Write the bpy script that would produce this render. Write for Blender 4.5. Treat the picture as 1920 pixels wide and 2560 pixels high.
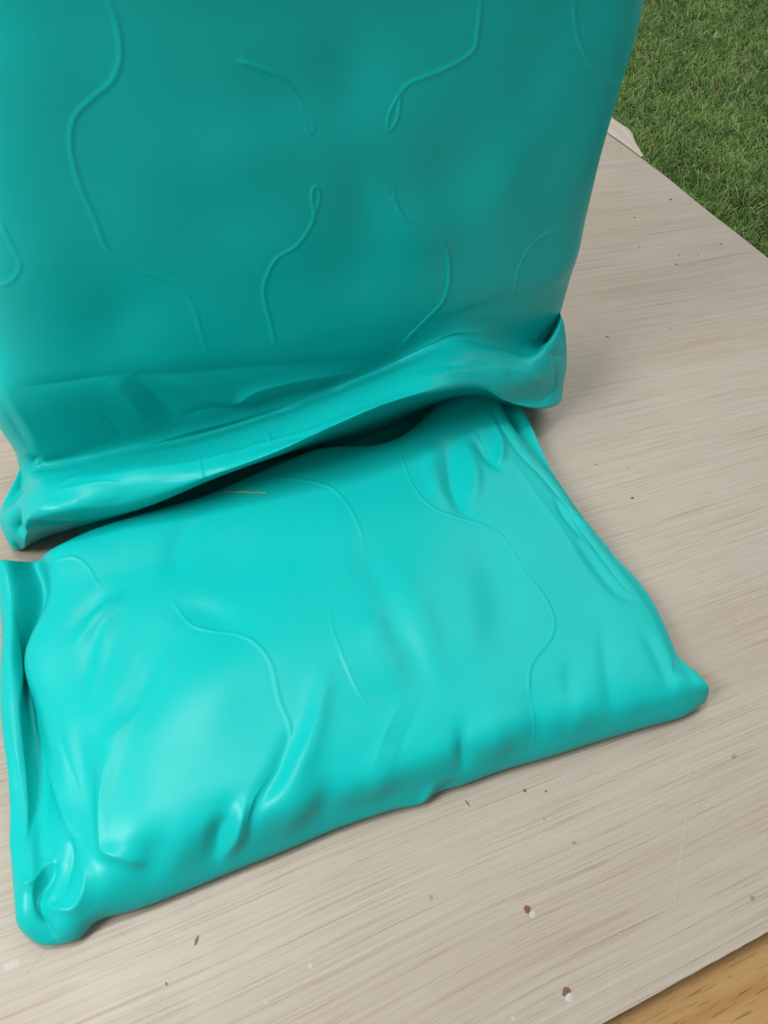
import bpy, math, random
import numpy as np
from mathutils import Matrix, Vector
for o in list(bpy.data.objects): bpy.data.objects.remove(o)
scene = bpy.context.scene
col = scene.collection
# ------------------------------------------------------------ camera
CAM_ROWS = [[0.913769, 0.233413, -0.332484], [-0.3862, 0.753007, -0.532757], [0.12601, 0.615222, 0.778218]]
cam_d = bpy.data.cameras.new('camera'); cam = bpy.data.objects.new('camera', cam_d); col.objects.link(cam)
M = Matrix(CAM_ROWS).to_4x4(); M.translation = (0, 0, 0.6); cam.matrix_world = M
cam_d.sensor_fit = 'VERTICAL'; cam_d.sensor_height = 24.0; cam_d.lens = 24.0*1923/2560
cam_d.clip_start = .02; cam_d.clip_end = 60
cam_d.dof.use_dof = True; cam_d.dof.focus_distance = 1.0; cam_d.dof.aperture_fstop = 9.0
scene.camera = cam
# ------------------------------------------------------------ light (indoor room: ceiling lamps, an added left fill and the pale room around)
world = bpy.data.worlds.new('World'); scene.world = world; world.use_nodes = True
bg = world.node_tree.nodes['Background']; bg.inputs[0].default_value = (.95, 1.0, .99, 1); bg.inputs[1].default_value = .30
def area(name, loc, target, sx, sy, power, colr):
    d = bpy.data.lights.new(name, 'AREA'); d.shape = 'RECTANGLE'; d.size = sx; d.size_y = sy; d.energy = power; d.color = colr
    o = bpy.data.objects.new(name, d); col.objects.link(o); o.location = loc
    o.rotation_euler = (Vector(target)-Vector(loc)).to_track_quat('-Z', 'Y').to_euler(); return o
area('ceiling_panel', (1.9, 1.9, 2.5), (1.7, 1.7, 0), 4.0, 2.8, 66, (1, .98, .94))
area('ceiling_or_fill_lamp', (-.22, .62, 2.1), (-.05, .45, 0), .45, .28, 18, (1, .985, .95))
area('ceiling_or_fill_lamp', (-1.0, .20, 1.2), (.0, .55, .15), .5, .5, 22, (1, .99, .97))  # added fill, low on the left, lights the back section from the side
vs = scene.view_settings; vs.view_transform = 'Standard'; vs.look = 'None'; vs.exposure = 0; vs.gamma = 1; vs.use_curve_mapping = False
# ------------------------------------------------------------ helpers
def mat(name, base, rough=.5, spec=.5):
    m = bpy.data.materials.new(name); m.use_nodes = True
    b = m.node_tree.nodes['Principled BSDF']
    b.inputs['Base Color'].default_value = (*base, 1); b.inputs['Roughness'].default_value = rough; b.inputs['Specular IOR Level'].default_value = spec
    return m, m.node_tree, b
def N(nt, typ, **kw):
    n = nt.nodes.new(typ)
    for k, v in kw.items():
        if k.startswith('i_'):
            key = k[2:]; n.inputs[int(key) if key.isdigit() else key.replace('_', ' ')].default_value = v
        else: setattr(n, k, v)
    return n
def ramp(nt, stops, fac):
    r = nt.nodes.new('ShaderNodeValToRGB'); e = r.color_ramp.elements
    while len(e) < len(stops): e.new(.5)
    for s, (p, c) in zip(e, stops):
        s.position = p; s.color = (*c, 1) if len(c) == 3 else c
    nt.links.new(fac, r.inputs[0]); return r
def coords(nt, scale, rot=(0, 0, 0)):
    t = nt.nodes.new('ShaderNodeTexCoord'); m = nt.nodes.new('ShaderNodeMapping')
    m.inputs['Scale'].default_value = scale; m.inputs['Rotation'].default_value = rot
    nt.links.new(t.outputs['Object'], m.inputs['Vector']); return m.outputs['Vector']
def mix(nt, a, b, fac, mode='MIX'):
    m = nt.nodes.new('ShaderNodeMix'); m.data_type = 'RGBA'; m.blend_type = mode
    for sock, v in ((m.inputs[0], fac), (m.inputs[6], a), (m.inputs[7], b)):
        if hasattr(v, 'links') or hasattr(v, 'is_linked'): nt.links.new(v, sock)
        elif isinstance(v, (int, float)): sock.default_value = v
        else: sock.default_value = (*v, 1)
    return m.outputs[2]
def mesh_obj(name, verts, faces, m, parent=None, smooth=False, normals=None):
    me = bpy.data.meshes.new(name)
    if isinstance(faces, np.ndarray):
        nv, nf, k = len(verts), len(faces), faces.shape[1]
        me.vertices.add(nv); me.vertices.foreach_set('co', np.asarray(verts, dtype=np.float32).ravel())
        me.loops.add(nf*k); me.loops.foreach_set('vertex_index', faces.astype(np.int32).ravel())
        me.polygons.add(nf); me.polygons.foreach_set('loop_start', np.arange(0, nf*k, k, dtype=np.int32))
        me.update(calc_edges=True); me.validate()
    else:
        me.from_pydata([tuple(v) for v in verts], [], faces); me.update()
    if smooth: me.polygons.foreach_set('use_smooth', np.ones(len(me.polygons), dtype=bool))
    if normals is not None: me.normals_split_custom_set_from_vertices([tuple(n) for n in normals])
    me.materials.append(m)
    o = bpy.data.objects.new(name, me); col.objects.link(o)
    if parent is not None: o.parent = parent
    return o
def tag(o, label=None, cat=None, group=None, kind=None):
    for k, v in (('label', label), ('category', cat), ('group', group), ('kind', kind)):
        if v: o[k] = v
    return o
# ------------------------------------------------------------ materials
# teal vinyl
M_VINYL, nt, b = mat('teal_vinyl', (.0025, .46, .44), .30, .2)
n1 = N(nt, 'ShaderNodeTexNoise', i_Scale=9.0, i_Detail=3.0); nt.links.new(coords(nt, (1, 1, 1)), n1.inputs['Vector'])
rr = ramp(nt, [(.3, (.32,)*3), (.75, (.44,)*3)], n1.outputs[0]); nt.links.new(rr.outputs[0], b.inputs['Roughness'])
n2 = N(nt, 'ShaderNodeTexNoise', i_Scale=1100.0, i_Detail=3.0); nt.links.new(coords(nt, (1, 1, 1)), n2.inputs['Vector'])
n3 = N(nt, 'ShaderNodeTexNoise', i_Scale=70.0, i_Detail=3.0); nt.links.new(coords(nt, (1, 1, 1)), n3.inputs['Vector'])
bp = N(nt, 'ShaderNodeBump', i_Strength=.035, i_Distance=.001); nt.links.new(n2.outputs[0], bp.inputs['Height'])
bp2 = N(nt, 'ShaderNodeBump', i_Strength=.06, i_Distance=.002); nt.links.new(n3.outputs[0], bp2.inputs['Height']); nt.links.new(bp.outputs[0], bp2.inputs['Normal'])
nt.links.new(bp2.outputs[0], b.inputs['Normal'])
n4 = N(nt, 'ShaderNodeTexVoronoi', i_Scale=34.0); nt.links.new(coords(nt, (1, 1, 1)), n4.inputs['Vector'])
sp = ramp(nt, [(.012, (1, 1, 1)), (.024, (0, 0, 0))], n4.outputs['Distance'])
n5 = N(nt, 'ShaderNodeTexNoise', i_Scale=6.0); nt.links.new(coords(nt, (1, 1, 1)), n5.inputs['Vector'])
ca = mix(nt, (.0025, .46, .44), (.003, .435, .42), n5.outputs[0])
nt.links.new(mix(nt, ca, (.004, .14, .14), sp.outputs[0]), b.inputs['Base Color'])
# pale grey-brown laminate with wood grain along x
M_LAM, nt, b = mat('washed_oak_laminate', (.45, .41, .36), .42, .5)
v_b = coords(nt, (2.2, 9, 1)); v_m = coords(nt, (1.8, 250, 1)); v_f = coords(nt, (6, 760, 1)); v_x = coords(nt, (1, 1, 1))
warp = N(nt, 'ShaderNodeTexNoise', i_Scale=2.2, i_Detail=2.0); nt.links.new(v_x, warp.inputs['Vector'])
def warped(vec, amt):
    a = N(nt, 'ShaderNodeVectorMath', operation='MULTIPLY_ADD'); nt.links.new(warp.outputs['Color'], a.inputs[0])
    a.inputs[1].default_value = amt; nt.links.new(vec, a.inputs[2]); return a.outputs[0]
nb = N(nt, 'ShaderNodeTexNoise', i_Scale=1.0, i_Detail=3.0); nt.links.new(v_b, nb.inputs['Vector'])
nm = N(nt, 'ShaderNodeTexNoise', i_Scale=1.0, i_Detail=4.0, i_Roughness=.62); nt.links.new(warped(v_m, (0, 5, 0)), nm.inputs['Vector'])
nf = N(nt, 'ShaderNodeTexNoise', i_Scale=1.0, i_Detail=3.0, i_Roughness=.7); nt.links.new(warped(v_f, (0, 16, 0)), nf.inputs['Vector'])
c0 = ramp(nt, [(.25, (.340, .290, .234)), (.52, (.378, .334, .278)), (.78, (.406, .366, .314))], nm.outputs[0])
c1 = ramp(nt, [(.3, (.93, .89, .86)), (.55, (1, 1, 1)), (.75, (1.0, 1.0, 1.0))], nb.outputs[0])
c2 = ramp(nt, [(.34, (.66, .58, .51)), (.46, (1, 1, 1)), (.62, (1, 1, 1)), (.72, (1.15, 1.16, 1.17))], nf.outputs[0])
cc = mix(nt, mix(nt, c0.outputs[0], c1.outputs[0], 1.0, 'MULTIPLY'), c2.outputs[0], .85, 'MULTIPLY')
nw = N(nt, 'ShaderNodeTexNoise', i_Scale=14.0, i_Detail=4.0, i_Roughness=.6); nt.links.new(v_x, nw.inputs['Vector'])
cw = ramp(nt, [(.55, (0, 0, 0)), (.8, (.22,)*3)], nw.outputs[0])
nt.links.new(mix(nt, cc, (.42, .405, .375), cw.outputs[0]), b.inputs['Base Color'])
rr = ramp(nt, [(.3, (.34,)*3), (.7, (.52,)*3)], nw.outputs[0]); nt.links.new(rr.outputs[0], b.inputs['Roughness'])
bp = N(nt, 'ShaderNodeBump', i_Strength=.25, i_Distance=.0006); nt.links.new(nf.outputs[0], bp.inputs['Height']); nt.links.new(bp.outputs[0], b.inputs['Normal'])
# honey wood
M_HONEY, nt, b = mat('honey_oak', (.45, .26, .09), .42, .4)
nm = N(nt, 'ShaderNodeTexNoise', i_Scale=1.0, i_Detail=4.0); nt.links.new(coords(nt, (7, 70, 1)), nm.inputs['Vector'])
nf = N(nt, 'ShaderNodeTexNoise', i_Scale=1.0, i_Detail=2.0); nt.links.new(coords(nt, (40, 600, 1)), nf.inputs['Vector'])
c0 = ramp(nt, [(.3, (.29, .16, .052)), (.55, (.365, .218, .08)), (.75, (.40, .258, .105))], nm.outputs[0])
c2 = ramp(nt, [(.33, (.55, .46, .38)), (.42, (1, 1, 1))], nf.outputs[0])
nt.links.new(mix(nt, c0.outputs[0], c2.outputs[0], .9, 'MULTIPLY'), b.inputs['Base Color'])
bp = N(nt, 'ShaderNodeBump', i_Strength=.15, i_Distance=.0005); nt.links.new(nf.outputs[0], bp.inputs['Height']); nt.links.new(bp.outputs[0], b.inputs['Normal'])
M_CORE = mat('chipboard_edge', (.36, .30, .23), .8)[0]
M_SCR = mat('pale_scratch', (.44, .42, .385), .7)[0]
M_BROWN = mat('brown_chip', (.15, .062, .035), .7)[0]
M_DARK = mat('dark_chip', (.12, .095, .07), .8)[0]
M_GREY = mat('grey_smudge', (.23, .205, .18), .7)[0]
M_CRUMB = mat('white_crumb', (.45, .43, .40), .9)[0]
M_PEEL, nt, b = mat('peeled_band', (.50, .46, .40), .55)
M_STRAW = mat('dry_straw', (.42, .36, .14), .7)[0]
# turf
M_SOIL, nt, b = mat('turf_backing', (.03, .035, .012), .95)
n1 = N(nt, 'ShaderNodeTexNoise', i_Scale=40.0, i_Detail=5.0); nt.links.new(coords(nt, (1, 1, 1)), n1.inputs['Vector'])
r = ramp(nt, [(.35, (.02, .028, .008)), (.7, (.075, .07, .025))], n1.outputs[0]); nt.links.new(r.outputs[0], b.inputs['Base Color'])
M_GRASS, nt, b = mat('plastic_grass', (.08, .15, .04), .45, .35)
at = N(nt, 'ShaderNodeAttribute', attribute_name='tint')
r = ramp(nt, [(0, (.028, .066, .008)), (.25, (.075, .165, .020)), (.5, (.13, .265, .042)), (.68, (.19, .355, .080)), (.80, (.31, .45, .18)), (.88, (.20, .25, .06)), (.94, (.15, .105, .04)), (1, (.29, .24, .12))], at.outputs['Fac'])
nt.links.new(r.outputs[0], b.inputs['Base Color'])
# ------------------------------------------------------------ setting: board, honey wood surface, turf
EDGE_A = [(1.0135, -.0405), (1.0140, .69), (1.0093, .752), (1.0030, .806), (.9985, .864), (.9960, .915), (.9930, .955), (.9895, .988), (.9860, 1.012), (.992, 1.05), (1.004, 1.12), (1.012, 1.30), (1.014, 1.75)]
rng = random.Random(4)
fr = []
x = -.62
while x < 1.005:
    fr.append((x, -.0405+rng.uniform(-.00015, .00015)+(.0009 if rng.random() < .05 else 0))); x += rng.uniform(.004, .014)
outline = fr+EDGE_A[0:]+[(-.62, 1.75)]
n = len(outline); T = .018
vv = [(x, y, 0) for x, y in outline]+[(x, y, -T+.0004) for x, y in outline]
board = mesh_obj('laminate_board', vv, [list(range(n))], M_LAM)
sides = mesh_obj('board_edge', vv, [[i, i+n, (i+1) % n+n, (i+1) % n] for i in range(n)]+[list(range(2*n-1, n-1, -1))], M_CORE, board)
tag(board, 'pale grey-brown wood-grain laminate board, scratched and chipped, under the teal cushion', 'board')
wood = mesh_obj('wood_surface', [(-.9, -.8, -T), (1.0, -.8, -T), (1.0, .6, -T), (-.9, .6, -T)], [[0, 1, 2, 3]], M_HONEY)
tag(wood, 'honey-coloured wood surface showing past the board corner at lower right', 'table', kind='structure')
turf = mesh_obj('turf_ground', [(.99, .2, -.021), (2.5, .2, -.021), (2.5, 2.3, -.021), (.6, 2.3, -.021), (.6, 1.76, -.021), (.99, 1.76, -.021)], [[0, 1, 2, 3, 4, 5]], M_SOIL)
tag(turf, 'brownish backing under the artificial grass', 'ground', kind='structure')
def edge_x(y): return np.interp(y, [p[1] for p in EDGE_A], [p[0] for p in EDGE_A])
def make_grass():
    r = np.random.default_rng(11)
    n = 120000
    x = .985+r.random(n)**1.15*1.05; y = .5+r.random(n)*1.35
    keep = (x > edge_x(y)+.003) & (y < .62+1.15*(x-1.0)+.75)
    x, y = x[keep], y[keep]; n = len(x)
    # tufts
    cx = np.round(x/.011)*.011; cy = np.round(y/.011)*.011
    h = np.abs(np.sin(cx*7351.3+cy*3917.7)*43758.5) % 1.0; h2 = np.abs(np.sin(cx*2917.1+cy*8117.9)*24634.6) % 1.0
    L = r.uniform(.012, .029, n); w = r.uniform(.0013, .0023, n)
    a = 1.0+2.2*(h-.5)+r.normal(0, 1.0, n)                     # lean azimuth
    el = np.clip(r.normal(.8, .38, n), .05, 1.5)             # elevation of the blade
    short = r.random(n) < .30                                   # curled thatch near the base
    L[short] *= .6; el[short] = r.uniform(.0, .5, short.sum()); a[short] = r.uniform(0, 6.28, short.sum())
    d = np.c_[np.cos(a)*np.cos(el), np.sin(a)*np.cos(el), np.sin(el)]
    s = np.c_[-np.sin(a), np.cos(a), np.zeros(n)]
    tw = r.uniform(-.9, .9, n)[:, None]; s = s*np.cos(tw)+np.cross(d, s)*np.sin(tw)
    bend = np.c_[np.cos(a), np.sin(a), np.full(n, -.9)]*r.uniform(.05, .95, n)[:, None]
    base = np.c_[x, y, np.full(n, -.0205)+r.uniform(0, .003, n)]
    V = np.empty((n, 7, 3))
    for k, t in enumerate((0, .4, .75)):
        p = base+(d*t+bend*t*t*.5)*L[:, None]; ww = (w*(1-.35*t))[:, None]
        V[:, 2*k] = p-s*ww*.5; V[:, 2*k+1] = p+s*ww*.5
    V[:, 6] = base+(d+bend*.5)*L[:, None]
    V[:, :, 2] = np.maximum(V[:, :, 2], -.0207)
    i = np.arange(n)[:, None]*7
    q = np.concatenate([i+[0, 1, 3], i+[0, 3, 2], i+[2, 3, 5], i+[2, 5, 4], i+[4, 5, 6]])
    o = mesh_obj('artificial_grass', V.reshape(-1, 3), q, M_GRASS)
    pl = np.sin(x*23+1.2*np.sin(y*17))*np.sin(y*19+2)*.12
    tint = np.clip(.29+.46*(h2-.5)+r.normal(0, .19, n)+pl, 0, .86)
    brown = r.random(n) < np.where(short, .36, .07); tint[brown] = r.uniform(.88, 1.0, brown.sum())
    at = o.data.attributes.new('tint', 'FLOAT', 'POINT'); at.data.foreach_set('value', np.repeat(tint, 7).astype(np.float32))
    tag(o, 'green artificial grass blades beside the board at upper right', 'grass', kind='stuff')
make_grass()
# ------------------------------------------------------------ wear on the board (parts of the board)
SCRATCHES = [(0.55, [(0.3155, 0.1303), (0.3055, 0.1238), (0.2503, 0.0884), (0.24, 0.0825)]), (0.45, [(0.2276, 0.074), (0.223, 0.0682), (0.2194, 0.0624)]), (0.55, [(0.4233, 0.1166), (0.3946, 0.0802), (0.3738, 0.0557), (0.3342, 0.016), (0.3208, 0.0027)]), (0.4, [(0.3113, -0.003), (0.3025, -0.0109)]), (0.4, [(0.3484, 0.0683), (0.3951, 0.0494), (0.4384, 0.0293)]), (0.35, [(0.4403, 0.0629), (0.3966, 0.0387)]), (0.7, [(-0.0045, 0.1117), (-0.0142, 0.106), (-0.0235, 0.0996), (-0.0385, 0.0873), (-0.0491, 0.0728), (-0.0546, 0.066)]), (0.5, [(-0.1036, 0.1389), (-0.1092, 0.134), (-0.1163, 0.1284)]), (0.6, [(0.0848, 0.132), (0.0902, 0.1196), (0.0956, 0.1083)]), (0.4, [(0.7126, 0.5318), (0.7083, 0.5071)]), (0.3, [(0.5895, 0.4716), (0.5652, 0.4578), (0.5471, 0.4501)]), (0.7, [(0.8882, 0.7166), (0.8939, 0.7081), (0.8921, 0.6922)]), (0.4, [(0.7947, 0.6823), (0.8275, 0.7024), (0.8707, 0.7255), (0.9251, 0.7564)]), (0.5, [(0.8868, 0.7408), (0.8977, 0.7491), (0.9023, 0.745)]), (0.5, [(0.4739, 0.1981), (0.4951, 0.1877)]), (0.6, [(0.556, 0.2322), (0.5545, 0.2251), (0.5488, 0.222)]), (0.5, [(0.6151, 0.2415), (0.5916, 0.2205), (0.5655, 0.1993), (0.5278, 0.1789)]), (0.5, [(0.5958, 0.2191), (0.5844, 0.2028), (0.5786, 0.1901)]), (0.5, [(0.0722, 0.1165), (0.076, 0.1231), (0.079, 0.1254)]), (0.4, [(0.0471, 0.122), (0.0531, 0.1268), (0.0554, 0.1293)]), (0.4, [(0.6788, 0.6536), (0.7294, 0.6689)]), (0.3, [(0.6758, 0.5532), (0.7348, 0.5627)]), (0.35, [(0.3229, 0.121), (0.3062, 0.089), (0.2862, 0.0639)])]
FLECKS = [(0.1758, 0.1031), (0.1802, 0.1051), (0.1876, 0.0992), (0.1952, 0.0972), (0.205, 0.0925), (0.2134, 0.0887), (0.2216, 0.0874), (0.2295, 0.0856), (0.2482, 0.0804), (0.2595, 0.0779), (0.2713, 0.076), (0.282, 0.0751), (0.2928, 0.0742), (0.3059, 0.0708), (0.317, 0.0699), (0.3335, 0.0653), (0.3479, 0.0632), (0.3562, 0.0634), (0.3661, 0.0603), (0.3838, 0.0564), (0.3927, 0.0517), (0.4012, 0.0464), (0.2808, 0.1052), (0.2268, 0.1035), (0.2037, 0.1209), (0.3869, 0.0391), (0.3869, 0.0417), (0.2391, 0.0835), (0.2295, 0.0514), (0.1879, 0.0471), (0.1804, 0.0269), (0.1652, -0.0271), (0.1717, -0.0142), (0.1785, -0.0116), (0.1952, -0.0142), (0.2705, 0.0002), (0.2746, -0.0135), (0.1006, 0.0458), (0.0543, 0.0658), (0.047, 0.0777), (0.0229, 0.0551), (0.0279, 0.0726), (0.0177, 0.1211), (0.0753, 0.1167), (0.1634, 0.1426), (0.1993, 0.0497), (0.488, 0.121), (0.4869, 0.1243), (0.5312, 0.1649), (0.5263, 0.2994), (0.6222, 0.5669), (0.6456, 0.5949), (0.6744, 0.5069), (0.7033, 0.583), (0.7551, 0.6912), (0.7124, 0.5683)]
WHITE_PATCHES = [((-0.1233, 0.138), 0.0098, 0.00849), ((0.0556, 0.0653), 0.00252, 0.00504), ((0.1716, -0.0149), 0.00195, 0.00292), ((-0.0028, 0.1286), 0.00319, 0.00255), ((-0.0079, 0.1648), 0.00194, 0.00162), ((-0.0625, 0.5557), 0.00938, 0.00427)]
CHIPS = [((0.2547, 0.116), 0.00241, 0.00241, 'b', 0), ((0.2709, 0.1096), 0.00208, 0.00139, 'd', 0), ((0.2066, 0.1237), 0.00101, 0.00504, 'd', 0.2), ((0.2138, 0.0403), 0.00465, 0.00465, 'b', 0), ((0.214, -0.0155), 0.00497, 0.00464, 'b', 0), ((0.3818, -0.0179), 0.00333, 0.00333, 'g', 0), ((0.151, 0.0732), 0.00162, 0.00292, 'g', 0), ((-0.0103, 0.1083), 0.00539, 0.0019, 'd', 0.95), ((-0.0349, 0.0906), 0.00126, 0.00158, 'd', 0), ((0.4411, 0.0768), 0.0035, 0.00273, 'g', 0), ((0.9572, 0.8658), 0.00444, 0.0037, 'd', 0), ((0.9661, 1.0286), 0.00239, 0.00239, 'd', 0), ((0.8602, 0.8314), 0.00348, 0.00209, 'd', 0), ((0.8182, 0.7594), 0.00198, 0.00198, 'd', 0), ((0.851, 0.7083), 0.00393, 0.00262, 'd', 0), ((0.9599, 0.7373), 0.00281, 0.00351, 'd', 0), ((0.9036, 0.7226), 0.00271, 0.00203, 'd', 0), ((0.872, 0.7283), 0.002, 0.00267, 'd', 0), ((0.6491, 0.5907), 0.00498, 0.00166, 'd', 0), ((0.5219, 0.3484), 0.00361, 0.00271, 'b', 0), ((0.7473, 0.5831), 0.00233, 0.00292, 'g', 0), ((0.5088, 0.4024), 0.0023, 0.00138, 'd', 0), ((0.8768, 0.7037), 0.00199, 0.00199, 'd', 0), ((0.2583, 0.0915), 0.00103, 0.0024, 'g', 0), ((0.5425, 0.3869), 0.00233, 0.00187, 'g', 0), ((0.2715, 0.0673), 0.0031, 0.00172, 'g', 0)]
CRUMBS = [((0.2154, 0.0354), 0.00299, 0.00299), ((0.2143, -0.0187), 0.00365, 0.00331)]

rng = random.Random(9)
def ribbon(name, pts, w, m, z=.00012):
    P = []
    for (x0, y0), (x1, y1) in zip(pts[:-1], pts[1:]):
        k = max(2, int(math.hypot(x1-x0, y1-y0)/.0035))
        for i in range(k): P.append((x0+(x1-x0)*i/k, y0+(y1-y0)*i/k))
    P.append(pts[-1]); V = []; F = []
    for i, (x, y) in enumerate(P):
        a = P[max(0, i-1)]; c = P[min(len(P)-1, i+1)]; dx, dy = c[0]-a[0], c[1]-a[1]; l = math.hypot(dx, dy) or 1
        ww = w*rng.uniform(.25, 1.0)*(.3 if i in (0, len(P)-1) else 1); jx = rng.uniform(-.25, .25)*w
        nx, ny = -dy/l, dx/l
        V += [(x+nx*(ww/2+jx), y+ny*(ww/2+jx), z), (x+nx*jx, y+ny*jx, z+.00008), (x-nx*(ww/2-jx), y-ny*(ww/2-jx), z)]
        if i and rng.random() > .14:
            j = 3*i; F += [[j-3, j, j+1, j-2], [j-2, j+1, j+2, j-1]]
    return mesh_obj(name, V, F, m, board)
def blob(name, c, a, b_, m, z=.0004, dome=.0004, k=11, ang=0):
    ph = rng.uniform(0, 6.28); V = [(c[0], c[1], z+dome)]
    for i in range(k):
        t = 2*math.pi*i/k; r = rng.uniform(.72, 1.1)
        ex, ey = a*r*math.cos(t), b_*r*math.sin(t); V.append((c[0]+ex*math.cos(ang)-ey*math.sin(ang), c[1]+ex*math.sin(ang)+ey*math.cos(ang), z))
    return mesh_obj(name, V, [[0, i+1, (i+1) % k+1] for i in range(k)], m, board)
for w, pts in SCRATCHES: ribbon('scratch', pts, w*.0011, M_SCR)
for x, y in FLECKS:
    l = rng.uniform(.0004, .0015)
    blob('fleck', (x+rng.uniform(-.001, .001), y+rng.uniform(-.001, .001)), l, l*rng.uniform(.25, .5), M_SCR, z=.0001, k=7, dome=.0002)
for c, a, b_ in WHITE_PATCHES: blob('worn_patch', c, a*.6, b_*.4, M_SCR, z=.0001, dome=.0001, k=16)
for c, a, b_, k, an in CHIPS: blob('chip', c, a*.7, b_*.7, {'b': M_BROWN, 'd': M_DARK, 'g': M_GREY}[k], z=.00015, dome=.0001, ang=an, k=8)
for c, a, b_ in CRUMBS: blob('crumb', c, a, b_, M_CRUMB, z=.0002, dome=.0007, k=9)
blob('paper_scrap', (.905, .985), .011, .008, M_GREY, k=4, dome=.0001) if False else None
# peeled edge band curling up at the far edge of the board
rowsP = [[(.974, 1.165, .001), (.984, 1.172, .004), (.996, 1.178, .011), (1.008, 1.18, .012)],
         [(.972, 1.100, .001), (.982, 1.105, .004), (.992, 1.110, .011), (1.003, 1.112, .010)],
         [(.978, 1.060, .001), (.986, 1.062, .005), (.995, 1.064, .012), (1.008, 1.066, .0105)],
         [(.983, 1.030, .001), (.988, 1.031, .003), (.993, 1.032, .007), (.999, 1.032, .006)],
         [(.987, .995, .001), (.9885, .995, .0015), (.990, .995, .002), (.992, .994, .002)]]
A = np.array(rowsP)
def _grid_faces(r, c, flip=False):
    i = np.arange(r-1)[:, None]*c+np.arange(c-1)[None]; i = i.ravel()
    q = np.c_[i, i+1, i+c+1, i+c]; return q[:, ::-1] if flip else q
def _cr(A, t):
    """Catmull-Rom along axis 0 at (possibly fractional) knots t."""
    n = A.shape[0]
    E = np.concatenate([[2*A[0]-A[1]], A, [2*A[-1]-A[-2]]])
    i = np.clip(np.floor(t).astype(int), 0, n-2); f = (t-i)
    f = f.reshape((-1,)+(1,)*(A.ndim-1))
    p0, p1, p2, p3 = E[i], E[i+1], E[i+2], E[i+3]
    return .5*((2*p1)+(p2-p0)*f+(2*p0-5*p1+4*p2-p3)*f*f+(3*p1-p0-3*p2+p3)*f**3)
def _even(A, step):
    """Knot values along axis 0 giving near-even spacing 'step'."""
    t = np.linspace(0, A.shape[0]-1, 400)
    B = _cr(A, t)
    d = np.linalg.norm(np.diff(B, axis=0), axis=-1)
    d = np.percentile(d.reshape(d.shape[0], -1), 75, axis=1)
    c = np.concatenate([[0], np.cumsum(d)])
    return np.interp(np.linspace(0, c[-1], int(c[-1]/step)+1), c, t)
def surface(net, step, smooth):
    v = _even(net, step); u = _even(net.transpose(1, 0, 2), step)
    G = _cr(_cr(net, v).transpose(1, 0, 2), u).transpose(1, 0, 2)
    k = max(1, int(smooth/step)**2)
    for _ in range(k):
        for ax in (0, 1):
            M = np.moveaxis(G, ax, 0)
            M[1:-1] = .5*M[1:-1]+.25*(M[2:]+M[:-2])
    return G, u, v
def gnormals(G):
    a = np.gradient(G, axis=1); b = np.gradient(G, axis=0)
    n = np.cross(b, a); return n/np.maximum(np.linalg.norm(n, axis=-1, keepdims=True), 1e-12)

Gp, _, _ = surface(A, .002, .002)
pe = mesh_obj('peeled_edge_band', Gp.reshape(-1, 3), _grid_faces(*Gp.shape[:2]), M_PEEL, board, smooth=True)
ribbon('dirt_line', [(.9755, 1.17), (.974, 1.10), (.980, 1.06), (.985, 1.03), (.988, .992), (.9895, .975), (.994, .95)], .0028, M_DARK, z=.0016)
pe.data.materials[0].node_tree.nodes['Principled BSDF'].inputs['Base Color'].default_value = (.42, .38, .32, 1)
sm = pe.modifiers.new('thickness', 'SOLIDIFY'); sm.thickness = .0008
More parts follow.
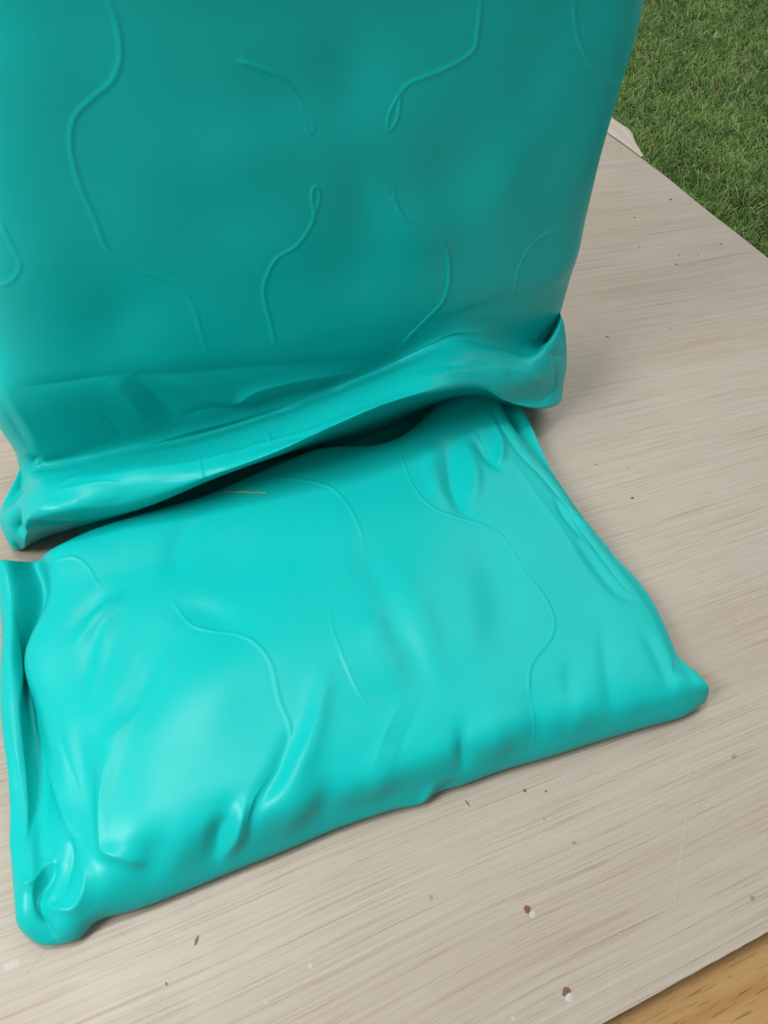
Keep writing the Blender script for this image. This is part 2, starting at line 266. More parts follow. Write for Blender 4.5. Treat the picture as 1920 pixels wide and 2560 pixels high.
# ------------------------------------------------------------ the teal cushion
SEAT_NET = [[(-949,4419,6),(-929,4419,6),(-853,4327,6),(-642,4361,6),(-475,4206,6),(-10,5122,46),(848,5205,46),(2048,5455,46),(2825,5401,46),(4020,6235,46),(4353,6319,46),(4534,6181,46),(4484,6181,46)],
 [(-949,4499,6),(-929,4499,6),(-853,4407,6),(-642,4441,6),(-475,4286,6),(-10,4522,76),(848,4605,76),(2048,4855,56),(2825,4801,56),(4020,5635,266),(4353,5719,6),(4534,5581,6),(4484,5581,6)],
 [(-879,4459,6),(-929,4459,206),(-853,4367,306),(-642,4401,126),(-475,4246,486),(-10,4322,526),(848,4405,526),(2048,4655,506),(2825,4581,506),(4020,5035,466),(4353,5119,186),(4534,4981,206),(4484,4981,6)],
 [(-930,4109,6),(-980,4109,156),(-856,3983,286),(-628,4062,46),(-531,3820,456),(86,3735,556),(889,3756,576),(1970,3922,576),(3063,4149,526),(4060,4381,426),(4261,4401,206),(4451,4302,226),(4401,4302,6)],
 [(-981,3584,6),(-1031,3584,146),(-927,3482,266),(-830,3575,36),(-735,3374,406),(16,3245,566),(834,3213,606),(1872,3287,606),(2978,3448,536),(4116,3717,416),(4290,3682,206),(4362,3532,226),(4312,3532,6)],
 [(-1023,3103,6),(-1073,3103,136),(-971,3025,226),(-859,3068,46),(-722,2921,366),(-108,2790,566),(759,2741,616),(1773,2773,616),(2891,2874,536),(4123,3069,406),(4300,3022,216),(4423,2867,216),(4373,2867,6)],
 [(-1044,2719,6),(-1094,2719,126),(-994,2651,206),(-873,2654,86),(-697,2518,346),(-216,2411,556),(683,2389,606),(1699,2421,606),(2878,2464,516),(4176,2566,376),(4338,2495,266),(4526,2426,186),(4476,2426,6)],
 [(-1068,2330,6),(-1118,2330,126),(-1008,2262,206),(-885,2232,156),(-682,2129,326),(-266,2046,536),(579,2046,586),(1594,2079,576),(2834,2090,496),(4164,2081,366),(4320,2056,286),(4476,1998,186),(4426,1998,6)],
 [(-1082,1989,6),(-1132,1989,146),(-1011,1913,256),(-897,1879,216),(-695,1793,346),(-278,1748,516),(466,1767,551),(1442,1782,541),(2723,1745,476),(4059,1693,376),(4222,1680,296),(4385,1673,206),(4335,1673,6)],
 [(-1095,1697,6),(-1145,1697,166),(-1028,1653,276),(-902,1635,246),(-684,1568,336),(-233,1587,421),(410,1584,471),(1279,1552,456),(2571,1522,441),(3869,1416,356),(4121,1412,356),(4416,1358,266),(4366,1358,6)],
 [(-1106,1582,6),(-1156,1582,126),(-1052,1500,206),(-889,1433,216),(-669,1452,231),(-297,1439,231),(404,1450,231),(1234,1440,231),(2588,1374,231),(3909,1285,224),(4176,1280,231),(4428,1287,179),(4385,1294,6)],
 [(-1084,1515,26),(-1124,1515,66),(-1023,1394,66),(-829,1357,66),(-663,1422,76),(-339,1383,76),(399,1398,76),(1207,1387,76),(2609,1323,76),(3937,1226,76),(4196,1221,76),(4409,1255,76),(4369,1255,36)],
 [(-1084,1605,6),(-1124,1605,6),(-1023,1484,6),(-829,1447,6),(-663,1512,6),(-339,1473,6),(399,1488,6),(1207,1477,6),(2609,1413,6),(3937,1316,6),(4196,1311,6),(4409,1345,6),(4369,1345,6)],
 [(-1084,1805,6),(-1124,1805,6),(-1023,1684,6),(-829,1647,6),(-663,1712,6),(-339,1673,6),(399,1688,6),(1207,1677,6),(2609,1613,6),(3937,1516,6),(4196,1511,6),(4409,1545,6),(4369,1545,6)]]
BACK_NET = [[(215,5920,4880),(-85,6000,4880),(135,6000,5000),(831,6000,5000),(1528,6000,5000),(2224,6000,5000),(3044,6000,5000),(3740,6000,5000),(4232,6000,5000),(4472,6000,4880),(4172,5920,4880)],
 [(215,5850,4940),(-85,5540,4940),(135,5441,5050),(831,5417,5050),(1528,5411,5050),(2224,5411,5050),(3044,5414,5050),(3740,5420,5050),(4232,5444,5050),(4472,5540,4940),(4172,5850,4940)],
 [(215,5850,4750),(-85,5400,4750),(135,5070,4750),(831,4990,4750),(1528,4970,4750),(2224,4970,4750),(3044,4980,4750),(3740,5000,4750),(4232,5080,4750),(4472,5400,4750),(4172,5850,4750)],
 [(-50,5850,4100),(-350,5400,4100),(-130,5070,4100),(645,4990,4100),(1421,4970,4100),(2196,4970,4100),(3109,4980,4100),(3884,5000,4100),(4432,5080,4100),(4672,5400,4100),(4372,5850,4100)],
 [(-110,5850,3500),(-410,5400,3500),(-190,5070,3500),(606,4990,3500),(1401,4970,3500),(2197,4970,3500),(3133,4980,3500),(3929,5000,3500),(4491,5080,3500),(4731,5400,3500),(4431,5850,3500)],
 [(-170,5850,2900),(-470,5400,2900),(-250,5070,2900),(565,4990,2900),(1380,4970,2900),(2194,4970,2900),(3153,4980,2900),(3968,5000,2900),(4543,5080,2900),(4783,5400,2900),(4483,5850,2900)],
 [(-225,5850,2350),(-525,5400,2350),(-305,5070,2350),(533,4990,2350),(1371,4970,2350),(2209,4970,2350),(3195,4980,2350),(4033,5000,2350),(4624,5080,2350),(4864,5400,2350),(4564,5850,2350)],
 [(-275,5850,1850),(-575,5400,1850),(-355,5070,1850),(503,4990,1850),(1360,4970,1850),(2218,4970,1850),(3227,4980,1850),(4084,5000,1850),(4690,5080,1850),(4930,5400,1850),(4630,5850,1850)],
 [(-455,5900,1067),(-655,5450,1067),(-504,5060,1304),(459,5000,1430),(1093,4990,1448),(1808,4990,1449),(2710,5010,1406),(3527,5020,1547),(4451,5080,1431),(4996,5300,1092),(4796,5750,1092)],
 [(-413,5900,425),(-613,5450,425),(-403,5080,621),(270,5100,614),(1006,5120,582),(1793,5120,691),(2796,5080,984),(3561,4990,1334),(4574,5120,901),(5090,5450,666),(4890,5900,666)],
 [(-453,5450,387),(-653,5000,387),(-414,4780,772),(231,4780,795),(926,4760,812),(1670,4760,911),(2630,4750,1194),(3474,4800,1299),(4349,4820,992),(4919,5200,1166),(4719,5650,1166)],
 [(-619,5250,408),(-819,4800,408),(-441,4540,865),(192,4430,1011),(844,4400,1010),(1545,4390,1070),(2468,4400,1309),(3373,4580,1259),(4226,4630,887),(5055,5020,738),(4855,5470,738)],
 [(-648,5190,206),(-848,4740,206),(-442,4300,832),(204,4230,826),(800,4200,973),(1464,4210,1119),(2445,4270,1358),(3512,4520,1097),(4137,4580,692),(5065,4920,430),(4865,5370,430)],
 [(-616,5150,30),(-816,4700,30),(-495,4760,30),(234,4580,340),(866,4520,561),(1595,4520,731),(2630,4550,1022),(3777,4780,750),(4529,4640,423),(5025,4860,218),(4825,5310,218)],
 [(-616,5650,40),(-816,5200,40),(-495,5260,40),(234,5080,40),(866,5020,40),(1595,5020,40),(2630,5050,40),(3777,5280,40),(4529,5140,40),(5025,5360,40),(4825,5810,40)]]
STROKES = [
 ('seat','seam',0.7224999999999999,1.5,[(1475,4412,557),(1693,4311,569),(1878,4204,571),(1992,4054,571),(2031,3712,587),(1997,3422,598),(1888,3269,606),(1670,3090,616),(1509,2908,622),(1441,2705,623),(1432,2420,614),(1455,2129,587),(1558,1985,567)]),
 ('seat','seam',0.7224999999999999,1.5,[(2787,4441,550),(2743,4234,547),(2715,3866,554),(2798,3622,551),(3015,3448,533),(3186,3319,518),(3292,3141,507),(3300,2787,494),(3354,2541,473),(3333,2296,463),(3211,2125,466),(2922,1964,481),(2794,1804,478),(2730,1620,465),(2679,1412,310)]),
 ('seat','seam',0.7224999999999999,1.5,[(338,3351,588),(413,3132,599),(532,3030,606),(722,2919,613),(842,2768,618),(890,2565,617),(865,2294,606),(873,2071,591),(804,1916,576),(654,1797,558),(496,1695,533),(403,1587,473),(373,1531,394)]),
 ('seat','seam',0.7224999999999999,1.5,[(930,4265,569),(682,4094,577),(478,3896,573),(382,3697,572)]),
 ('seat','seam',0.7224999999999999,1.5,[(-489,4100,507),(-312,4048,559),(-226,3923,550),(-182,3735,538)]),
 ('back','seam',0.48,1.8,[(686,4982,4238),(712,4986,4095),(708,4985,3948),(640,4989,3813),(519,4995,3723),(413,4999,3633),(364,5001,3543),(338,5002,3393),(351,5001,3184),(407,4998,2915),(453,4995,2691),(614,4986,2527),(893,4976,2349),(1004,4973,2140),(1054,4973,1864),(1083,4973,1660)]),
 ('back','seam',1.5,1.8,[(1426,4970,3903),(1665,4968,3798),(1785,4968,3693),(1860,4968,3588)]),
 ('back','seam',0.68,1.8,[(1971,4969,2825),(1942,4969,2706),(1835,4968,2557),(1678,4968,2468),(1599,4968,2304),(1579,4967,2140),(1639,4968,1843),(1679,4972,1614)]),
 ('back','seam',0.68,1.8,[(3046,4974,4210),(3072,4979,4051),(3065,4979,3903),(2866,4976,3798),(2622,4973,3723),(2540,4973,3648)]),
 ('back','seam',1.2,1.8,[(2621,4973,2855),(2742,4974,2691),(2992,4977,2557),(3197,4980,2334),(3284,4978,2038),(3273,4983,1792),(3176,4993,1646),(2995,5021,1393),(2939,5045,1268)]),
 ('back','seam',0.68,1.8,[(3797,4991,4196),(3908,5001,3992),(4092,5011,3798),(4329,5034,3663),(4534,5107,3558)]),
 ('back','seam',0.68,1.8,[(4514,5043,2349),(4226,5011,2333),(4080,5001,2227),(4024,4993,1985),(4088,5032,1617)]),
 ('back','seam',0.6,1.8,[(-172,5048,2945),(-144,5039,2780),(-127,5033,2646),(-197,5044,2527),(-290,5069,2468)]),
 ('back','seam',0.75,1.35,[(1860,4968,3588),(1890,4968,3558),(1919,4969,3498),(1933,4969,3453),(1918,4969,3423),(1888,4968,3438),(1874,4968,3483),(1860,4968,3543),(1860,4968,3588)]),
 ('back','seam',0.75,1.35,[(1971,4969,2810),(1956,4969,2870),(1940,4969,2945),(1941,4969,3004),(1956,4969,3034),(1986,4969,3004),(2001,4969,2945),(1986,4969,2870),(1971,4969,2810)]),
 ('back','seam',0.75,1.35,[(2540,4973,3648),(2555,4973,3588),(2556,4973,3483),(2529,4972,3423),(2501,4972,3393),(2486,4972,3438),(2486,4972,3513),(2513,4972,3588),(2540,4973,3648)]),
 ('back','seam',0.75,1.35,[(2621,4973,2855),(2576,4973,2915),(2531,4972,3004),(2516,4972,3079),(2530,4972,3109),(2573,4973,3079),(2603,4973,3004),(2619,4973,2915),(2621,4973,2855)]),
 ('back','seam',0.9,1.6,[(851,4477,978),(825,4302,1029),(815,4201,998)]),
 ('back','seam',0.9,1.6,[(1499,4573,977),(1449,4347,1074)]),
 ('back','seam',0.9,1.6,[(2322,5099,979),(2296,4997,874)]),
 ('seat','g',4.0,9,[(1266,2413,615),(1040,1994,583),(780,1716,539),(585,1571,463)]),
 ('seat','g',-3.5,6,[(890,2048,589),(699,1809,561),(489,1642,514),(397,1539,409)]),
 ('seat','g',-4.0,8,[(333,1702,533),(209,1580,454),(145,1462,259)]),
 ('seat','g',3.0,7,[(401,1677,527),(340,1558,435),(207,1470,274)]),
 ('seat','g',3.5,9,[(-243,2559,548),(-365,2360,518),(-471,2078,463),(-533,1758,429)]),
 ('seat','g',2.5,5,[(-533,1758,429),(-426,1667,446),(-306,1578,404)]),
 ('seat','g',-3.0,9,[(-542,2631,448),(-572,2301,414),(-594,1982,390),(-609,1793,391)]),
 ('seat','g',-2.5,10,[(-249,3323,531),(-360,3042,512),(-428,2801,493)]),
 ('seat','g',2.0,6,[(-154,3392,542),(-304,3054,523),(-394,2818,503)]),
 ('seat','g',3.0,7,[(-41,3570,551),(-231,3451,533),(-393,3302,509)]),
 ('seat','g',-2.5,8,[(-112,3651,544),(-303,3521,524),(-454,3375,498)]),
 ('seat','g',-3.0,12,[(76,2887,586),(-54,2670,577),(-221,2475,554)]),
 ('seat','g',-2.0,12,[(714,2951,612),(572,3183,602),(345,3309,590)]),
 ('seat','g',-2.5,10,[(368,3649,575),(540,3959,575),(709,4113,577)]),
 ('seat','c',7,3.5,[(-1088,1846,222),(-1045,1771,261),(-989,1766,269),(-921,1838,224),(-853,1862,239)]),
 ('seat','c',-22,6,[(-854,1835,242),(-902,1750,238),(-959,1663,256),(-977,1584,257),(-981,1491,231),(-943,1389,133)]),
 ('seat','c',9,4,[(-833,1824,257),(-872,1727,249),(-926,1629,247),(-926,1574,245),(-858,1535,253),(-781,1510,274),(-707,1553,322),(-670,1636,354),(-677,1768,355)]),
 ('seat','c',-12,6,[(-825,1608,277),(-793,1710,296),(-745,1839,315),(-731,1949,310)]),
 ('seat','c',-8,5,[(-1018,1839,262),(-987,2070,226),(-924,2325,147),(-878,2534,107),(-890,2784,75)]),
 ('seat','c',3.5,4,[(-1052,2571,183),(-1100,2325,65),(-1093,1979,199),(-1098,1852,212)]),
 ('seat','c',4,4,[(-765,2431,264),(-733,2140,289),(-682,1920,342),(-677,1794,355)]),
 ('seat','c',4.5,3.5,[(-398,2274,504),(-472,2051,462),(-516,1883,443),(-532,1747,428),(-421,1651,439),(-296,1568,396)]),
 ('seat','c',-4,6,[(-502,2334,459),(-563,2099,407),(-588,1897,400),(-569,1740,409)]),
 ('seat','c',-7,6,[(295,1635,505),(230,1570,443),(176,1500,331),(145,1462,259)]),
 ('seat','c',5,5,[(477,1713,538),(356,1588,471),(268,1507,348),(193,1455,245)]),
 ('seat','c',-4,4,[(489,1642,514),(426,1586,473),(396,1530,395),(396,1484,305)]),
 ('seat','g',2.0,6,[(-864,3765,253),(-898,3481,192),(-961,3077,220),(-968,2713,186)]),
 ('seat','c',4,3.2,[(-856,3807,255),(-893,3489,175),(-952,3078,210),(-959,2621,168),(-973,2184,200),(-1026,1896,252)]),
 ('seat','c',-5,3.6,[(-838,3677,124),(-884,3328,69),(-876,2921,60),(-837,2449,154),(-890,2133,175)]),
 ('seat','c',4,3.5,[(-849,3014,68),(-783,2390,237),(-727,2021,304),(-697,1811,344)]),
 ('seat','c',-3,4,[(-678,2713,377),(-651,2353,363),(-639,2008,359)]),
 ('seat','c',-2.5,3.5,[(-982,3280,240),(-1028,2826,200),(-1029,2378,195),(-1058,2047,215)]),
 ('seat','c',2.2,3,[(-76,3563,548),(-225,3471,534),(-339,3356,518),(-438,3277,500)]),
 ('seat','c',-2.5,3.5,[(-102,3607,545),(-264,3525,529),(-384,3403,511)]),
 ('seat','c',2.2,3,[(-183,3355,539),(-290,3126,526),(-361,2925,511),(-411,2810,498)]),
 ('seat','c',2.5,5,[(251,2948,597),(-15,2641,582),(-249,2478,548),(-378,2442,514)]),
 ('seat','c',-2,7,[(23,3032,575),(-134,2776,562),(-330,2558,527)]),
 ('seat','c',1.5,4,[(1361,2464,617),(1118,2117,594),(850,1825,563),(644,1640,514)]),
 ('seat','c',2,4,[(3865,4026,459),(3883,3597,455),(3910,3121,443),(3923,2613,414)]),
 ('seat','c',-5,4,[(3712,4490,491),(3701,4317,480),(3670,3966,481)]),
 ('seat','c',4.5,5,[(3955,4587,465),(3884,4276,458),(3704,3988,477)]),
 ('seat','c',-6,4,[(4033,4964,469),(4020,4547,447),(4023,4104,434),(4096,3779,421),(4141,3441,407),(4129,3139,406),(4174,2700,381),(4204,2392,366),(4268,2305,352)]),
 ('seat','c',4,3.5,[(4142,3471,407),(4179,3280,392),(4271,3064,325),(4412,2904,222)]),
 ('seat','c',-3,7,[(3364,4369,513),(3174,4055,521),(3073,3782,530),(3070,3488,528),(3196,3501,518),(3374,3659,505)]),
 ('seat','c',3,7,[(3540,4404,500),(3355,4008,508),(3199,3691,519)]),
 ('seat','c',3,7,[(3040,4381,537),(2914,3998,540),(2897,3716,544)]),
 ('seat','g',-3.5,7,[(3309,4403,520),(3146,3975,524),(3059,3705,531),(3020,3477,533)]),
 ('seat','g',2.5,7,[(3123,4378,531),(2973,4011,536),(2894,3700,544)]),
 ('seat','g',3.0,7,[(3507,4308,497),(3380,3912,506),(3199,3618,519)]),
 ('seat','g',-4.0,6,[(3629,4338,487),(3627,4100,485),(3669,3937,481)]),
 ('seat','g',2.5,5,[(3939,4415,453),(3804,4126,467),(3647,3975,483)]),
 ('seat','g',2.5,5,[(4154,3458,403),(4141,3231,404),(4236,3037,362)]),
 ('seat','g',-2.5,4.5,[(4064,3459,425),(4048,3188,424),(4087,2946,409)]),
 ('seat','g',-2.5,7,[(3996,3029,428),(4056,2590,395),(4090,2341,382),(4240,2222,356)]),
 ('seat','g',2.2,12,[(2241,2989,592),(2176,2592,587),(2149,2228,561),(2117,1959,536)]),
 ('seat','g',1.6,11,[(1775,2756,616),(1751,2432,604),(1726,2062,568)]),
 ('seat','g',-2.0,11,[(1962,2815,608),(1945,2378,589),(1940,1999,550)]),
 ('seat','g',-3.0,20,[(3111,3237,523),(3008,2609,512),(2694,2161,513)]),
 ('seat','g',2.0,16,[(2749,2939,551),(2570,2433,543),(2314,2053,532)]),
 ('seat','g',-2.0,8,[(3269,1912,451),(3112,1634,444),(3005,1430,361)]),
 ('seat','g',-2.0,8,[(3746,2093,414),(3587,1810,423),(3380,1438,377)]),
 ('seat','g',-2.0,8,[(4091,1939,375),(4024,1538,369),(3983,1343,310)]),
 ('seat','g',-3.0,6,[(2123,1675,497),(2078,1531,444),(2072,1423,273)]),
 ('seat','g',2.5,5,[(1814,1409,218),(1696,1378,57),(1539,1376,84)]),
 ('seat','g',-3.0,7,[(1809,1370,124),(1997,1361,124)]),
 ('seat','g',-2.0,12,[(1971,3431,599),(1942,2709,607),(1711,2278,593)]),
 ('seat','g',-2.0,7,[(4385,1736,214),(4267,1478,319),(4269,1337,307)]),
 ('seat','c',1.2,5,[(1395,2291,605),(1460,2069,580),(1521,1910,560),(1563,1771,535)]),
 ('back','g',-3.5999999999999996,26,[(2372,4971,3244),(2446,4972,2915),(2575,4973,2587)]),
 ('back','g',2.16,14,[(2387,4971,3139),(2580,4973,2795),(2822,4975,2557)]),
 ('back','g',-2.88,25,[(2084,4969,4081),(2184,4970,3678),(2140,4970,3363)]),
 ('back','g',2.16,25,[(1294,4971,3393),(1674,4968,3334)]),
 ('back','g',-2.16,22,[(1483,4969,3663),(1920,4969,3573)]),
 ('back','g',-2.16,25,[(805,4980,3154),(1271,4971,2825),(1678,4968,2706)]),
 ('back','g',-3.5999999999999996,30,[(2149,4970,2393),(2523,4970,2066)]),
 ('back','g',2.88,20,[(2774,4975,2646),(3164,4980,2378)]),
 ('back','g',-2.88,30,[(2948,4977,3199),(3267,4981,2706)]),
 ('back','g',2.16,25,[(3615,4986,3184),(3639,4986,2661)]),
 ('back','g',2.16,25,[(450,4999,4095),(292,5005,3888)]),
 ('back','g',-2.16,20,[(306,5006,4095),(544,4994,3933)]),
 ('back','g',2.16,28,[(28,5018,2885),(44,5013,2363)]),
 ('back','g',-2.16,25,[(616,4985,2244),(204,5002,1822)]),
 ('back','g',-2.16,25,[(3641,4988,3977),(3710,4989,3423)]),
 ('back','c',9,6,[(2602,5101,968),(2309,5087,1038),(1854,5071,1070),(1528,5072,1041),(1344,5094,922),(1179,5069,1035),(998,5025,1242),(821,5003,1362)]),
 ('back','c',-9,7,[(2389,4907,990),(2324,5096,829),(1887,5119,827),(1532,5121,785),(1090,5096,888),(882,5103,829)]),
 ('back','c',-7,9,[(2570,5064,1154),(2181,5039,1227),(1502,5005,1355),(893,4992,1440),(454,4993,1539)]),
 ('back','c',-9,11,[(450,4995,1509),(578,5013,1309),(722,5074,980),(809,5109,777)]),
 ('back','c',6,10,[(303,4998,1507),(423,5030,1219),(550,5089,880)]),
 ('back','c',-3.5,5,[(-352,5036,1567),(81,5000,1561),(392,4994,1552)]),
 ('back','c',6,5,[(-366,5067,628),(304,5079,588),(1045,5126,632),(1768,5125,712),(2277,4953,910)]),
 ('back','c',-4.5,4,[(-338,5022,610),(323,4887,710),(1030,5104,567),(1765,5086,672),(2213,4774,1057)]),
 ('back','c',3,4,[(-195,4556,931),(199,4439,1010),(859,4396,1011),(1443,4400,1048),(1910,4309,1217),(2321,4288,1304)]),
 ('back','c',3,6,[(-482,5098,1635),(-463,5049,1376),(-405,5056,1062),(-404,5090,703)]),
 ('back','c',-3,5,[(-540,5095,1449),(-507,5073,1151),(-460,5106,790)]),
 ('back','g',-13,7,[(-672,4564,647),(-702,4508,551),(-718,4525,428)]),
 ('back','c',9,3.5,[(-836,4737,347),(-793,4614,258),(-724,4602,162),(-642,4473,485),(-572,4388,751),(-479,4350,871),(-372,4361,934)]),
 ('back','c',-10,5,[(-543,4362,745),(-425,4370,645),(-226,4394,559)]),
 ('back','c',4,3.5,[(-587,4926,543),(-504,4997,584),(-409,5067,603)]),
 ('back','c',-12,5,[(-542,5152,510),(-443,5107,649),(-401,5078,622),(-246,5055,636),(-18,5067,619)]),
 ('back','c',5,4,[(-400,4465,901),(-154,4426,969),(70,4384,993),(234,4302,980)]),
 ('back','c',-3,6,[(-180,4281,955),(46,4243,899),(226,4249,926)]),
 ('back','c',6,5,[(3027,5060,1121),(3225,5027,1254),(3493,5006,1359),(3746,5011,1318),(4049,5038,1200)]),
 ('back','c',-6,4,[(2976,5017,1085),(3201,4947,1235),(3472,4994,1334),(3882,4932,1199),(4448,5036,924)]),
 ('back','c',3,5,[(3790,4863,1223),(4157,4884,1054),(4424,4843,990)]),
 ('back','c',-6,4,[(4469,5100,971),(4719,5177,856),(4863,5236,923),(4897,5216,1096)]),
 ('back','c',4,3,[(4934,5183,1144),(4955,5056,975),(5026,5009,775)]),
 ('back','c',-6,3.5,[(4631,4920,1032),(4705,4876,944),(4997,4981,779)]),
 ('back','c',3,3,[(4585,5110,880),(4663,5022,949),(4642,4945,1036)]),
 ('back','c',-4.5,3,[(4710,4858,907),(4789,4815,707),(4809,4778,491),(4472,4604,509)]),
 ('back','c',-5,7,[(3975,4648,1045),(4092,4595,916),(4218,4605,696)]),
 ('back','c',5,6,[(3819,4685,1140),(4246,4689,953),(4555,4714,705)]),
 ('back','c',-3,5,[(1596,4310,1124),(1888,4242,1219),(2351,4531,978)]),
 ('back','c',-3,4,[(2905,4645,1297),(3137,4661,1312),(3481,4661,1263),(3819,4685,1140)]),
 ('back','c',2.5,4,[(2938,4515,1322),(3237,4563,1290),(3574,4612,1205)]),
 ('back','c',2,3.5,[(349,4454,1010),(601,4852,735),(888,5000,601)]),
 ('back','c',-2.5,4,[(1040,4261,1055),(1206,4416,1017),(1440,4560,974)]),
 ('back','c',2.5,3,[(-325,4474,925),(-195,4556,931),(-45,4596,921)]),
 ('back','c',-2.5,3.5,[(494,4286,1001),(868,4222,1031),(1229,4230,1089)]),
 ('back','c',-2,4,[(177,5040,1138),(241,5068,980),(314,5103,746)]),
 ('seat','g',3,13,[(839,1666,523),(752,1565,460),(673,1494,335)]),
 ('seat','g',-3,11,[(1060,1674,522),(980,1545,441),(933,1471,288)]),
 ('seat','g',2.5,14,[(1468,1679,515),(1390,1554,457),(1353,1463,301)]),
 ('seat','g',-2.5,11,[(2100,1665,496),(2074,1520,433),(2087,1422,273)]),
 ('seat','g',2.5,13,[(2378,1667,486),(2352,1523,440),(2355,1416,287)]),
 ('seat','g',-2.5,11,[(2741,1652,468),(2731,1504,426),(2723,1410,309)]),
 ('seat','g',2.2,12,[(3127,1633,443),(3084,1489,413),(3076,1385,301)]),
 ('seat','g',-2.2,10,[(3508,1585,413),(3451,1471,392),(3450,1362,300)]),
 ('seat','g',2.5,13,[(26,1686,520),(-56,1601,453),(-111,1514,346)]),
 ('seat','g',-2.5,10,[(-159,1682,506),(-226,1590,424),(-287,1504,324)]),
 ('seat','c',1.8,4,[(727,1867,570),(499,1704,536),(354,1578,460)]),
 ('seat','c',-1.8,5,[(951,2003,584),(660,1724,541),(458,1565,451)]),
 ('seat','c',1.6,4,[(1768,2024,562),(1510,1784,539),(1340,1590,482)]),
 ('seat','c',-1.6,5,[(1929,1974,548),(1641,1710,518),(1500,1540,446)])]
STEP = .00082
def resample(p, step=.0012):
    p = np.asarray(p, float)
    t = _even(p[:, None, :], step); return _cr(p, t)
def poly_dist(V, P):
    """distance from V to polyline P, and arc fraction of the nearest point"""
    best = np.full(len(V), 1e9); fr = np.zeros(len(V)); n = len(P)-1
    for i in range(n):
        a, d = P[i], P[i+1]-P[i]; L2 = max(d@d, 1e-14)
        t = np.clip(((V-a)@d)/L2, 0, 1); q = V-a-t[:, None]*d
        dd = np.einsum('ij,ij->i', q, q); m = dd < best
        best[m] = dd[m]; fr[m] = (i+t[m])/n
    return np.sqrt(best), fr
def pts_f(p): return np.array(p, float)*1e-4
def sculpt(net, target, smooth):
    G, u, v = surface(np.array(net, float)*1e-4, STEP, smooth)
    shp = G.shape[:2]; V = G.reshape(-1, 3); lab = np.zeros(len(V), int); seam = 0
    todo = [s for s in STROKES if s[0] == target]
    for pas in (0, 1):
        nrm = gnormals(V.reshape(*shp, 3)).reshape(-1, 3); disp = np.zeros(len(V))
        for t, kind, amp, wid, pts in todo:
            if (kind == 'seam') != (pas == 1): continue
            w = wid*(.8e-3 if kind == 'c' else 1e-3); P = np.array(pts, float)*1e-4
            P = resample(P, .0025)
            R = w*5+.002; lo, hi = P.min(0)-R, P.max(0)+R
            idx = np.where(np.all((V > lo) & (V < hi), axis=1))[0]
            if not len(idx): continue
            if kind == 'g':                      # soft ridge or valley: Gaussian swept along the line, fading at both ends
                P = resample(pts_f(pts), w*.4); k = len(P)
                ar = np.concatenate([[0], np.cumsum(np.linalg.norm(np.diff(P, axis=0), axis=1))])
                tp = np.sin(np.pi*np.clip((ar+.25*w)/(ar[-1]+.5*w), 0, 1))**.7
                acc = np.zeros(len(idx)); X = V[idx]
                for p, g in zip(P, tp):
                    q = X-p; acc += g*np.exp(-np.einsum('ij,ij->i', q, q)/(w*w))
                disp[idx] += amp*1e-3*acc*(ar[-1]/max(k-1, 1))/(w*1.7725)*(1+w/max(ar[-1], w)*.6)
            elif kind == 'c':                    # sharp crease: peaked profile
                d, f = poly_dist(V[idx], P); e = np.sin(np.pi*np.clip(.03+.94*f, 0, 1))**.6
                disp[idx] += amp*1e-3*np.exp(.35-np.sqrt((d/w)**2+.1225))*e*np.clip(1.6-d/(w*3), 0, 1)**2/2.56
            else:
                d, f = poly_dist(V[idx], P); seam += 1; e = np.clip(np.minimum(f, 1-f)/.06, 0, 1)
                disp[idx] += amp*1e-3*np.exp(-(d/w)**2)*(.35+.65*e)-amp*.2e-3*np.exp(-(d/(w*2.4))**2)*e
                m = d < w*1.15; lab[idx[m]] = seam
        V = V+nrm*disp[:, None]
    return V.reshape(*shp, 3), lab.reshape(shp), u, v
cushion = bpy.data.objects.new('folding_cushion', None); col.objects.link(cushion); cushion.location = (.18, .32, 0)
tag(cushion, 'folded teal vinyl cushion with wavy weld seams, standing open on the laminate board', 'cushion')
OFF = np.array([.18, .32, 0])
def build(G, lab, region, names):
    """region: per-vertex-cell part index; lab: weld seam ids. Parts keep the normals of the whole surface."""
    r, c = G.shape[:2]; V = G.reshape(-1, 3)-OFF; nrm = gnormals(G).reshape(-1, 3)
    F = _grid_faces(r, c, True); fl = lab.reshape(-1)[F].max(1); fr = region.reshape(-1)[F].min(1)
    objs = {}
    # one weld seam = one connected run of cells; scraps go back to the panel
    runs = []
    for sid in range(1, fl.max()+1):
        cells = set(np.where(fl == sid)[0].tolist())
        while cells:
            st = [cells.pop()]; run = []
            while st:
                q = st.pop(); run.append(q)
                for d in (1, -1, c-1, 1-c):
                    if q+d in cells: cells.discard(q+d); st.append(q+d)
            if len(run) > 60: runs.append(np.array(run))
            else: fl[run] = 0
    def piece(name, mask, parent):
        f = F[mask]; u, inv = np.unique(f, return_inverse=True)
        return mesh_obj(name, V[u], inv.reshape(f.shape), M_VINYL, parent, True, nrm[u])
    for k, nm in enumerate(names): objs[k] = piece(nm, (fr == k) & (fl == 0), cushion)
    for run in runs:
        m = np.zeros(len(F), bool); m[run] = True
        piece('weld_seam', m, objs[int(np.bincount(fr[m]).argmax())])
    return objs
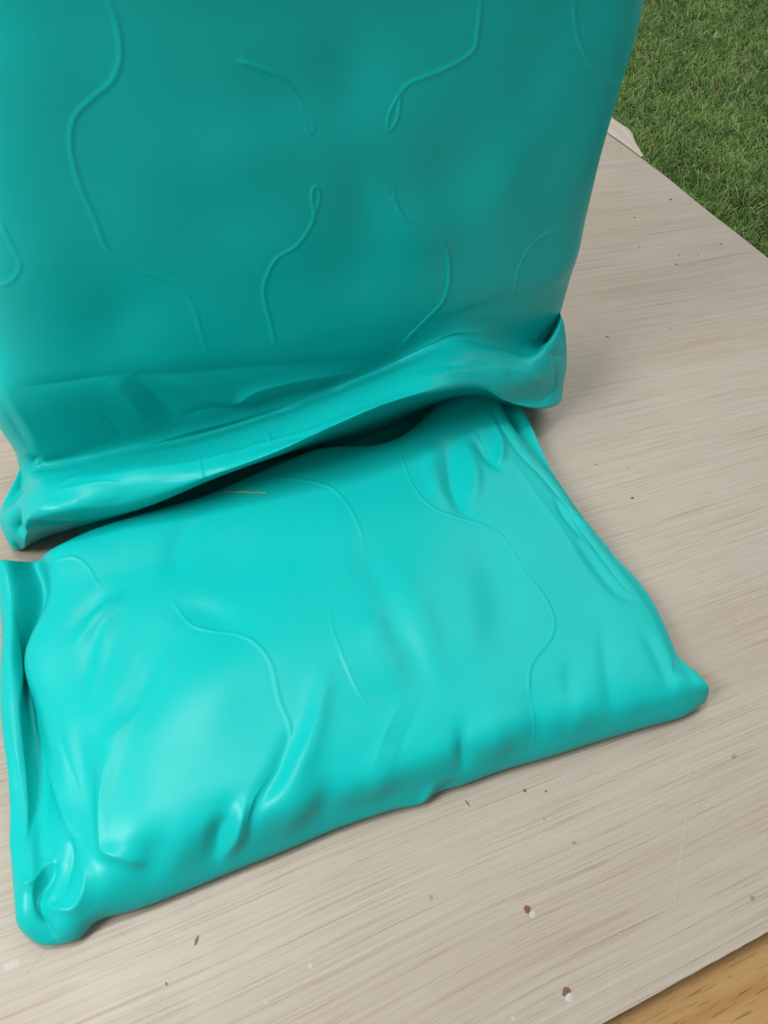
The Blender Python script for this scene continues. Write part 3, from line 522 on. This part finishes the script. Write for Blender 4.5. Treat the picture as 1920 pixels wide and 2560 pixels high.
def lowfreq(G, seed, amp):
    r = np.random.default_rng(seed); n = gnormals(G); d = np.zeros(G.shape[:2])
    for _ in range(14):
        k = r.normal(size=3); k = k/np.linalg.norm(k)*r.uniform(35, 110); d += np.sin(G@k+r.uniform(0, 6.28))*amp*35/np.linalg.norm(k)
    return G+n*d[..., None]
G, lab, u, v = sculpt(SEAT_NET, 'seat', .0035)
G = lowfreq(G, 3, .0005); G[..., 2] = np.maximum(G[..., 2], .0006)
reg = np.zeros(G.shape[:2], int); reg[:, u < 3.0] = 1
SEATG = G
seat = build(G, lab, reg, ['seat_section', 'side_flap'])
G, lab, u, v = sculpt(BACK_NET, 'back', .0036)
G = lowfreq(G, 8, .00028); G[..., 2] = np.maximum(G[..., 2], .002)
reg = np.zeros(G.shape[:2], int); reg[v > 9.0, :] = 1
back = build(G, lab, reg, ['back_section', 'rolled_fold'])
# closing panel behind the back section
q = [(p-OFF) for p in G[::12, 0]]+[(p-OFF) for p in G[::12, -1]][::-1]
k = len(G[::12, 0])
mesh_obj('rear_panel', q, [[i, i+1, 2*k-2-i, 2*k-1-i] for i in range(k-1)], M_VINYL, cushion, True)
# dry straw fibre on the seat
def straw():
    P = [(.1031, .4390), (.108, .4365), (.1122, .4338), (.1157, .4318), (.1195, .4312), (.125, .4275), (.131, .4262), (.1372, .4228)]
    z = []
    T = SEATG.reshape(-1, 3)
    for x, y in P:
        i = np.argmin((T[:, 0]-x)**2+(T[:, 1]-y)**2+np.where(T[:, 2] < .03, 1, 0)); z.append(T[i, 2]+.0006)
    V = []; F = []
    for i, ((x, y), zz) in enumerate(zip(P, z)):
        w = .0005*(1.3 if i in (3, 4) else .8)
        V += [(x-w*.5, y-w, zz), (x, y, zz+w), (x+w*.5, y+w, zz), (x, y, zz-w)]
        if i: F += [[4*i-4+k, 4*i-4+(k+1) % 4, 4*i+(k+1) % 4, 4*i+k] for k in range(4)]
    o = mesh_obj('straw_fibre', V, F, M_STRAW)
    tag(o, 'short thin dry straw fibre lying on the seat near the dark gap', 'straw')
straw()
# ------------------------------------------------------------ render
scene.render.engine = 'CYCLES'
